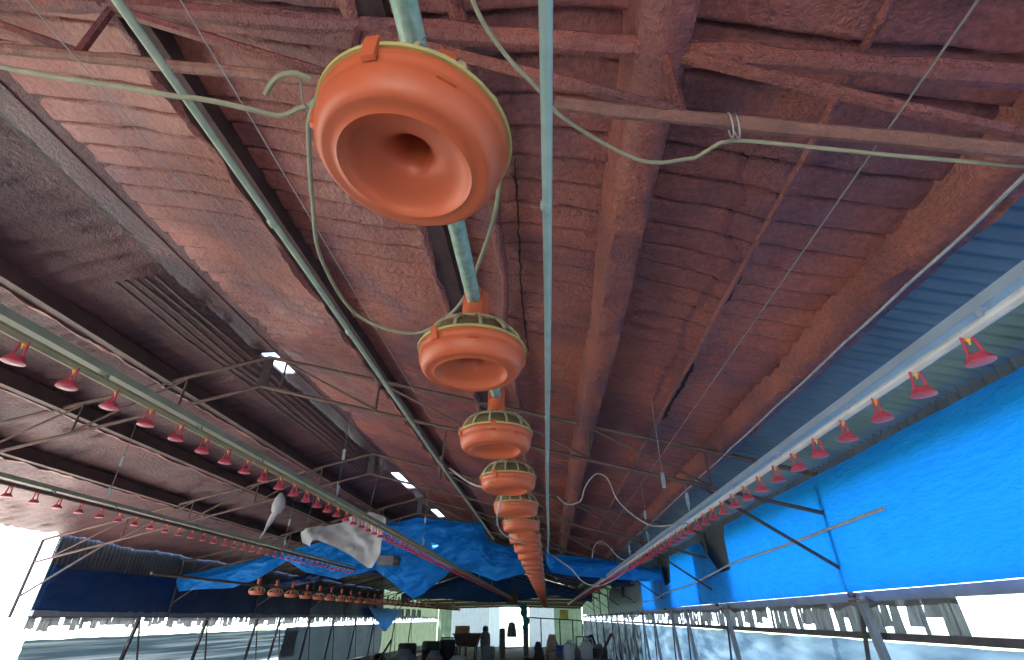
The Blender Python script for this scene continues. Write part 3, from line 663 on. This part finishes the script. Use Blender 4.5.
tarp_across('blue_tarp', 12.95, [(-.02, 1.50), (.1, 1.30), (.5, 1.28), (1.2, 1.22), (2.6, .95)], [(-.02, 1.12), (.1, .92), (.5, .86), (1.2, .80), (2.6, .70)], M_blue, 'bright blue tarp strip across the shed right of the pans', seed=4)
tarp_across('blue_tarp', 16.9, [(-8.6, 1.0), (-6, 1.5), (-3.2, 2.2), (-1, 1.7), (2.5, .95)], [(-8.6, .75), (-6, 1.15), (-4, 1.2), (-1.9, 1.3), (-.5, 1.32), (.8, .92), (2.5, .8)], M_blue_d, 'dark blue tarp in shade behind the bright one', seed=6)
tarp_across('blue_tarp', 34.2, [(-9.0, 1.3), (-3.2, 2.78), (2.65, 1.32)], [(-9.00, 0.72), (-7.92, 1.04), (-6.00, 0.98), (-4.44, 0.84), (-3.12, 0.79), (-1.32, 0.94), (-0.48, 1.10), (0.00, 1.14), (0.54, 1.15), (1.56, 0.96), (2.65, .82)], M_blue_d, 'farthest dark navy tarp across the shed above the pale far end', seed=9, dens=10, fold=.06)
# pendant triangle of blue tarp on the left wall
b = MB(); b.grid(lambda u, v: (XL+.32 + .06*nz(u*3, v*2, 1), 27.4 + 6.4*(u if v > .999 else .5+(u-.5)*(.08+.92*v)), -.62 + 1.05*v), 20, 14)
b.build('blue_tarp', M_blue, sharp=80, **T('bright blue tarp corner hanging to a point on the left wall', 'tarp'))
# side tarps
def tarp_side(x, tops, bots, m, label, seed=0, fold=.05):
    y0, y1 = tops[0][0], tops[-1][0]; nu = int((y1-y0)*14); b = MB()
    def f(u, v):
        y = y0+(y1-y0)*u; zt = lerp_poly(tops, y); zb = lerp_poly(bots, y); z = zb+(zt-zb)*v
        return (x + fold*nz(y*.9, z*1.1, seed) + .3*fold*nz((y+z)*3, (y-z)*5, seed), y, z)
    b.grid(f, nu, 14); return b.build('blue_tarp', m, origin=(x, (y0+y1)/2, .2), sharp=80, **T(label, 'tarp'))
tarp_side(XR-.09, [(-3.8, 1.18), (5.3, 1.18), (7.95, 1.16), (8.0, .60), (8.45, .58), (8.7, .7), (9.35, 1.12), (9.9, 1.13)], [(-3.8, .19), (9.9, .19)], M_blue, 'bright azure tarp lining the right wall nearest the camera')
tarp_side(XR-.09, [(9.8, 1.13), (11.8, 1.13), (12.0, .66), (12.7, .62), (12.9, 1.05), (16.0, 1.1)], [(9.8, .19), (16.0, .18)], M_blue, 'bright azure tarp on the right wall beyond the first one', seed=3)
tarp_side(XR-.09, [(15.9, .95), (19.0, 1.0), (19.2, .6), (20, .6), (20.2, 1.0), (24.3, 1.0)], [(15.9, .18), (24.3, .16)], M_bluegrey, 'pale grey blue tarp farther along the right wall', seed=5)
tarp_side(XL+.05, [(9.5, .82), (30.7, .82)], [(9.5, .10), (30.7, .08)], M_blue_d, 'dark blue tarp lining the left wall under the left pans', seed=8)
# white tarp snagged on the drinker line
def white_tarp():
    tops = [(-4.30, 1.30), (-4.15, 1.33), (-3.85, 1.38), (-3.4, 1.52), (-3.1, 1.62), (-2.87, 1.56), (-2.80, 1.50)]
    bots = [(-4.30, 1.14), (-4.1, 1.07), (-3.9, 1.15), (-3.6, 1.05), (-3.3, .92), (-3.0, .72), (-2.92, .72), (-2.80, .95)]
    b = MB()
    def f(u, v):
        x = -4.3+1.5*u; zt, zb = lerp_poly(tops, x), lerp_poly(bots, x); z = zb+(zt-zb)*v
        x2 = x + .05*nz(z*3, x, 2)
        return (x2, 9.0 + .26*nz(x*1.9, z*1.7, 6) + .10*math.sin(x*7+z*5)*(1-v) + .10*nz(x*5+z*3, z*5, 1) + .04*nz(x*12, z*9-x*4, 3), z)
    b.grid(f, 44, 26); return b.build('white_tarp', M_white_c, sharp=80, **T('crumpled grey white tarp hanging behind the olive drinker line', 'tarp'))
white_tarp()
for xq in (-4.2, -3.1): MB().tube([(xq, 9.0, lerp_poly([(-4.3, 1.28), (-3.1, 1.6)], xq)), (xq+.05, 9.06, chord(xq))], .004, 5).build('tarp_string', M_wire, **T('string from the %s of the white tarp up to the truss' % ('left tip' if xq < -4 else 'top'), 'string'))
# white rag tied on the left truss
b = MB(); b.tube([(-4.78, 9.0, 1.95), (-4.76, 8.98, 1.86), (-4.77, 9.0, 1.74), (-4.80, 9.0, 1.62)], [.03, .09, .12, .08], 10)
b.tube([(-4.80, 9, 1.64), (-4.88, 9, 1.48), (-4.93, 9, 1.28)], [.05, .03, .012], 6).tube([(-4.78, 9, 1.64), (-4.83, 9.02, 1.5), (-4.98, 9.0, 1.2)], [.04, .02, .01], 6)
b.build('plastic_rag', M_white_c, **T('wrinkled white plastic rag tied around the left truss, ends dangling', 'rag'))
# motor box on the tarp
t = thing('winch_box', (-3.64, 12.3, 1.02), 'small dark winch box in front of the blue tarp', 'winch')
MB().box((-3.64, 12.2, 1.12), (.36, .2, .2)).build('housing', M_grey, t, smooth=False)
MB().tube([(-3.46, 12.2, 1.12), (-3.34, 12.2, 1.12)], .1, 14).build('drum', M_steel_d, t)
MB().tube([(-3.64, 12.25, 1.2), (-3.64, 13.0, chord(-3.64))], .008, 5).build('hanging_wire', M_wire, t)
# teal bundle and end bracket of the olive drinker line
MB().box((-2.10, 33.4, .98), (.62, .3, .6)).tube([(-2.1, 33.06, 1.2), (-2.1, 33.06, 2.05)], .03, 6).build('line_end_winch', M_rust, **T('dark boxy winch at the far end of the olive drinker line', 'winch'))
b = MB(); b.tube(smooth_path([(-1.62, 35.6, .75), (-1.55, 35.6, .45), (-1.50, 35.6, .1), (-1.35, 35.6, -.25), (-1.45, 35.6, -.55), (-1.48, 35.6, -.8)], 4), [.22+.05*math.sin(i*1.3) - .004*i for i in range(21)], 12).tube([(-1.62, 35.6, .7), (-1.6, 35.6, 1.2)], .02, 5)
b.build('teal_bundle', M_teal, **T('teal cloth bundle hanging on the post right of the bright doorway', 'cloth'))
MB().tube([(-1.47, 36.1, FL), (-1.47, 36.1, .85)], .14, 10).build('door_side_post', M_grey, **T('thick post standing below the teal cloth bundle', 'post'))

# ---------------------------------------------------------------- far end clutter
def cylinder_thing(name, x, y, r, h, m, label, cat, group=None, prof=None):
    t = thing(name, (x, y, FL), label, cat, group)
    MB().lathe(prof or [(0, 0), (r*.94, .0), (r, .04), (r, h*.3), (r*1.03, h*.32), (r, h*.34), (r, h*.64), (r*1.03, h*.66), (r, h*.68), (r, h-.04), (r*.95, h)], (x, y, FL), 20).build('body', m, t)
    MB().lathe([(r*.95, h), (r*.9, h+.02), (0, h+.03)], (x, y, FL), 20).build('lid', m, t)
    return t
cylinder_thing('drum', -6.6, 27.0, .42, .95, M_black, 'black drum beside the left wall, nearest of the drums', 'drum', 'black drums')
cylinder_thing('drum', -5.7, 28.0, .42, 1.0, M_black, 'black drum, middle one of the three by the left wall', 'drum', 'black drums')
cylinder_thing('drum', -5.0, 28.6, .40, 1.05, M_black, 'black drum, rightmost of the three by the left wall', 'drum', 'black drums')
# hopper cart
t = thing('hopper_cart', (-4.35, 31, FL), 'rusty brown hopper cart at the left of the bright doorway', 'cart')
MB().box((-4.35, 31, FL+.95), (1.0, .9, .55), 0, 1.35).build('hopper', M_rust, t, smooth=False)
MB().box((-4.35, 31, FL+1.25), (1.45, 1.25, .06)).build('hopper_rim', M_rust, t, smooth=False)
for a, c in ((-1, -1), (1, -1), (-1, 1), (1, 1)): MB().tube([(-4.35+a*.42, 31+c*.35, FL), (-4.35+a*.46, 31+c*.4, FL+.75)], .04, 6).build('leg', M_steel_d, t)
MB().box((-4.65, 31, FL+1.28+.175), (.72, .5, .34)).build('cardboard_box', M_card, smooth=False, **T('cardboard box lying on the rusty hopper cart', 'box'))
# draped upright bundle with a dark top
t = thing('draped_stand', (-3.35, 30.5, FL), 'upright grey draped stand with a dark cap beside the doorway', 'stand')
MB().lathe([(.24, 0), (.22, .4), (.27, .9), (.25, 1.25), (.12, 1.38), (0, 1.40)], (-3.35, 30.5, FL), 14).build('drape', M_grey, t)
MB().lathe([(.0, 1.36), (.13, 1.38), (.16, 1.48), (.12, 1.60), (.0, 1.64)], (-3.35, 30.5, FL), 12).build('cap', M_black, t)
# tyres / bins in the doorway
MB().lathe([(.0, 0), (.16, 0), (.18, .3), (.17, 1.35), (.14, 1.47), (0, 1.49)], (-2.72, 33.8, FL), 12).build('door_bollard', M_grey, **T('grey bollard standing in the bright doorway at left', 'bollard'))
t = thing('hanging_bucket', (-2.25, 35, FL+1.0), 'grey bell shaped bucket hanging in the bright doorway', 'bucket')
MB().lathe([(.26, .55), (.30, .58), (.27, .9), (.20, 1.25), (.10, 1.32), (.0, 1.33)], (-2.25, 35, FL+.45), 16).build('bell', M_grey, t)
MB().tube([(-2.25, 35, FL+1.75), (-2.25, 35, chord(-2.25))], .02, 5).build('cord', M_steel_d, t)
MB().tube([(-2.75, 33.9, FL+.45), (-1.62, 36.0, FL+.45)], .03, 6).build('door_rail', M_steel_d, **T('dark rail between the bollard and the thick post', 'rail'))
# pipe pen frame
t = thing('pen_frame', (.2, 33, FL), 'dark tubular pen frame right of the doorway', 'frame')
MB().tube([(-1.2, 33, .02), (1.9, 32.8, -.14)], .035, 6).build('top_rail', M_steel_d, t)
for xq in (-.45, .62, 1.35, 1.9): MB().tube([(xq, 33, FL), (xq, 33, -.02-.05*(xq+.45))], .035, 6).build('upright', M_steel_d, t)
MB().tube([(-1.2, 33, .02), (-1.2, 33, FL)], .035, 6).build('upright', M_steel_d, t)
MB().box((1.25, 46.95, .20), (.70, .05, .75)).build('yellow_board', M_yel, smooth=False, **T('small yellow board on the far wall right of the pan tail', 'board'))
MB().box((.60, 29, FL+.62), (.55, .4, .42), .1, 1.1).box((.60, 29, FL+.2), (.45, .35, .42)).build('blue_crate', M_cobalt, smooth=False, **T('cobalt blue crate among the clutter right of the doorway', 'crate'))
def jug(x, y, z, s, label):
    t = thing('water_jug', (x, y, z), label, 'jug', 'white jugs on the right')
    MB().lathe([(0, 0), (.15*s, 0), (.17*s, .03*s), (.17*s, .3*s), (.13*s, .40*s), (.05*s, .44*s)], (x, y, z), 16).build('body', M_jug, t)
    MB().lathe([(.05*s, .43*s), (.05*s, .50*s), (0, .505*s)], (x, y, z), 12).build('neck', M_jug, t)
    MB().tube(smooth_path([(x+.06*s, y, z+.44*s), (x+.15*s, y, z+.5*s), (x+.19*s, y, z+.35*s), (x+.16*s, y, z+.25*s)], 4), .018*s, 6).build('handle', M_jug, t)
t = thing('table', (1.0, 22.5, FL), 'low dark bench loaded with clutter at the bottom right', 'bench')
MB().box((1.1, 22.5, FL+.62), (1.9, 1.4, .05)).build('bench_top', M_grey, t, smooth=False)
for a, c in ((-1, -1), (1, -1), (-1, 1), (1, 1)): MB().box((1.1+a*.85, 22.5+c*.6, FL+.3), (.06, .06, .6)).build('leg', M_steel_d, t, smooth=False)
jug(.72, 22.3, FL+.645, 1.25, 'white plastic jug on the bench, left one'); jug(1.42, 22.8, FL+.645, 1.35, 'white plastic jug on the bench, right one')
# heaps of small plant and boxes
rr = random.Random(12)
def clutter(x, y, wd, dp, ht, m, name, label, cat):
    b = MB(); n = 18
    b.lathe([(0, 0)] + [(max(wd, dp)/2*(1-(q/6)**2*.55)*(1+.12*math.sin(q*2)), ht*q/6) for q in range(7)] + [(0, ht)], (x, y, FL), n)
    b.v = [(x+(vx-x)*(wd/max(wd, dp))*(1+.25*nz(vx*4, vy*4, vz*4)), y+(vy-y)*(dp/max(wd, dp))*(1+.25*nz(vx*3, vy*5, vz*4)), vz) for vx, vy, vz in b.v]
    return b.build(name, m, origin=(x, y, FL), **T(label, cat))
clutter(.15, 30.2, .75, .75, 1.25, M_pinkcloth, 'cloth_heap', 'pinkish cloth heap beside the pen frame', 'heap')
clutter(-.6, 31.2, .6, .6, .9, M_black, 'black_sack', 'black sack left of the pinkish cloth heap', 'sack')
clutter(1.0, 27, 1.1, .9, .95, M_grey, 'grey_sack', 'lumpy grey sack behind the bench', 'sack')
clutter(2.1, 26, .9, 1.4, 1.0, M_grey, 'grey_sack', 'wide grey sack against the right wall', 'sack')
clutter(1.9, 20, .9, 1.6, .8, M_black, 'black_sack', 'black sack at the foot of the right curtain', 'sack')
clutter(-7.2, 24.5, .7, 2.2, .7, M_black, 'black_sack', 'low black sack along the foot of the left curtain', 'sack')
clutter(-5.0, 25.5, .9, .9, .75, M_grey, 'grey_sack', 'grey sack in front of the black drums', 'sack')
clutter(-4.0, 26, 1.2, .8, .55, M_jug, 'white_sack', 'white sack on the floor left of the doorway', 'sack')
clutter(-2.9, 25, .8, .8, .45, M_black, 'black_sack', 'small black sack in the middle of the floor', 'sack')
clutter(2.3, 32.2, .6, .7, 1.2, M_black, 'black_sack', 'tall black sack leaning by the far right curtain', 'sack')
clutter(1.5, 28.6, .8, .6, .8, M_jug, 'white_sack', 'white sack behind the right jug', 'sack')
clutter(-1.0, 27.5, .9, .7, .4, M_black, 'black_sack', 'flat black sack lying before the thick post', 'sack')
clutter(-6.1, 24.6, 1.1, .9, .85, M_grey, 'grey_sack', 'grey sack beside the trough rail', 'sack')
cylinder_thing('drum', 2.0, 24.0, .32, .9, M_black, 'black drum standing by the right wall posts', 'drum')
cylinder_thing('drum', -2.9, 27.9, .3, .8, M_grey, 'grey drum in front of the draped stand', 'drum')
MB().tube([(-6.9, 22.5, FL+.05), (-6.2, 22.7, FL+1.25)], .05, 6).build('leaning_pole', M_steel_d, **T('dark pole leaning near the left drums', 'pole'))
MB().tube([(1.3, 21.3, FL+.05), (2.3, 21.6, FL+1.5)], .05, 6).build('leaning_pole', M_steel_d, **T('dark pole leaning against the right curtain', 'pole'))
# stools / trolleys with legs
def stand(x, y, h, wd, m, label, name='metal_stand'):
    t = thing(name, (x, y, FL), label, 'stand')
    MB().box((x, y, FL+h), (wd, wd*.8, .05)).build('tray', m, t, smooth=False)
    MB().box((x, y, FL+h*.45), (wd*.9, wd*.7, .04)).build('shelf', m, t, smooth=False)
    for a, c in ((-1, -1), (1, -1), (-1, 1), (1, 1)): MB().tube([(x+a*wd*.5, y+c*wd*.38, FL), (x+a*wd*.42, y+c*wd*.33, FL+h)], .025, 6).build('leg', M_steel_d, t)
stand(-5.25, 30.0, 1.1, .6, M_steel, 'dark metal stand left of the rusty hopper cart')
stand(-4.25, 28.2, .8, .5, M_grey, 'small grey metal stand before the hopper cart')
stand(1.7, 30.5, 1.15, .7, M_grey, 'tall grey metal stand by the right wall')
stand(.2, 25.5, .75, .7, M_steel, 'low dark metal stand before the blue crate')
# dark window-like vents in the left far wall
for k in range(6):
    y = 31.6 + 1.6*k
    t = thing('wall_vent', (XL+.05, y, .25), 'dark framed vent high on the pale left wall, %s from the near side' % ords[k], 'vent', 'vents in the pale left wall')
    MB().box((XL+.04, y, .45), (.05, .85, .07)).box((XL+.04, y-.4, .25), (.05, .07, .4)).box((XL+.04, y+.4, .25), (.05, .07, .4)).build('vent_frame', M_black, t, smooth=False)
    MB().box((XL+.02, y, .25), (.02, .75, .35)).build('vent_flap', M_grey, t, smooth=False)
# long trough rails at the foot of the left wall
MB().box((-8.4, 22, FL+.45), (.30, 12, .07)).box((-8.4, 22, FL+.22), (.08, 11.6, .45)).build('trough_rail', M_grey, smooth=False, **T('long grey trough rail along the foot of the left wall', 'rail'))
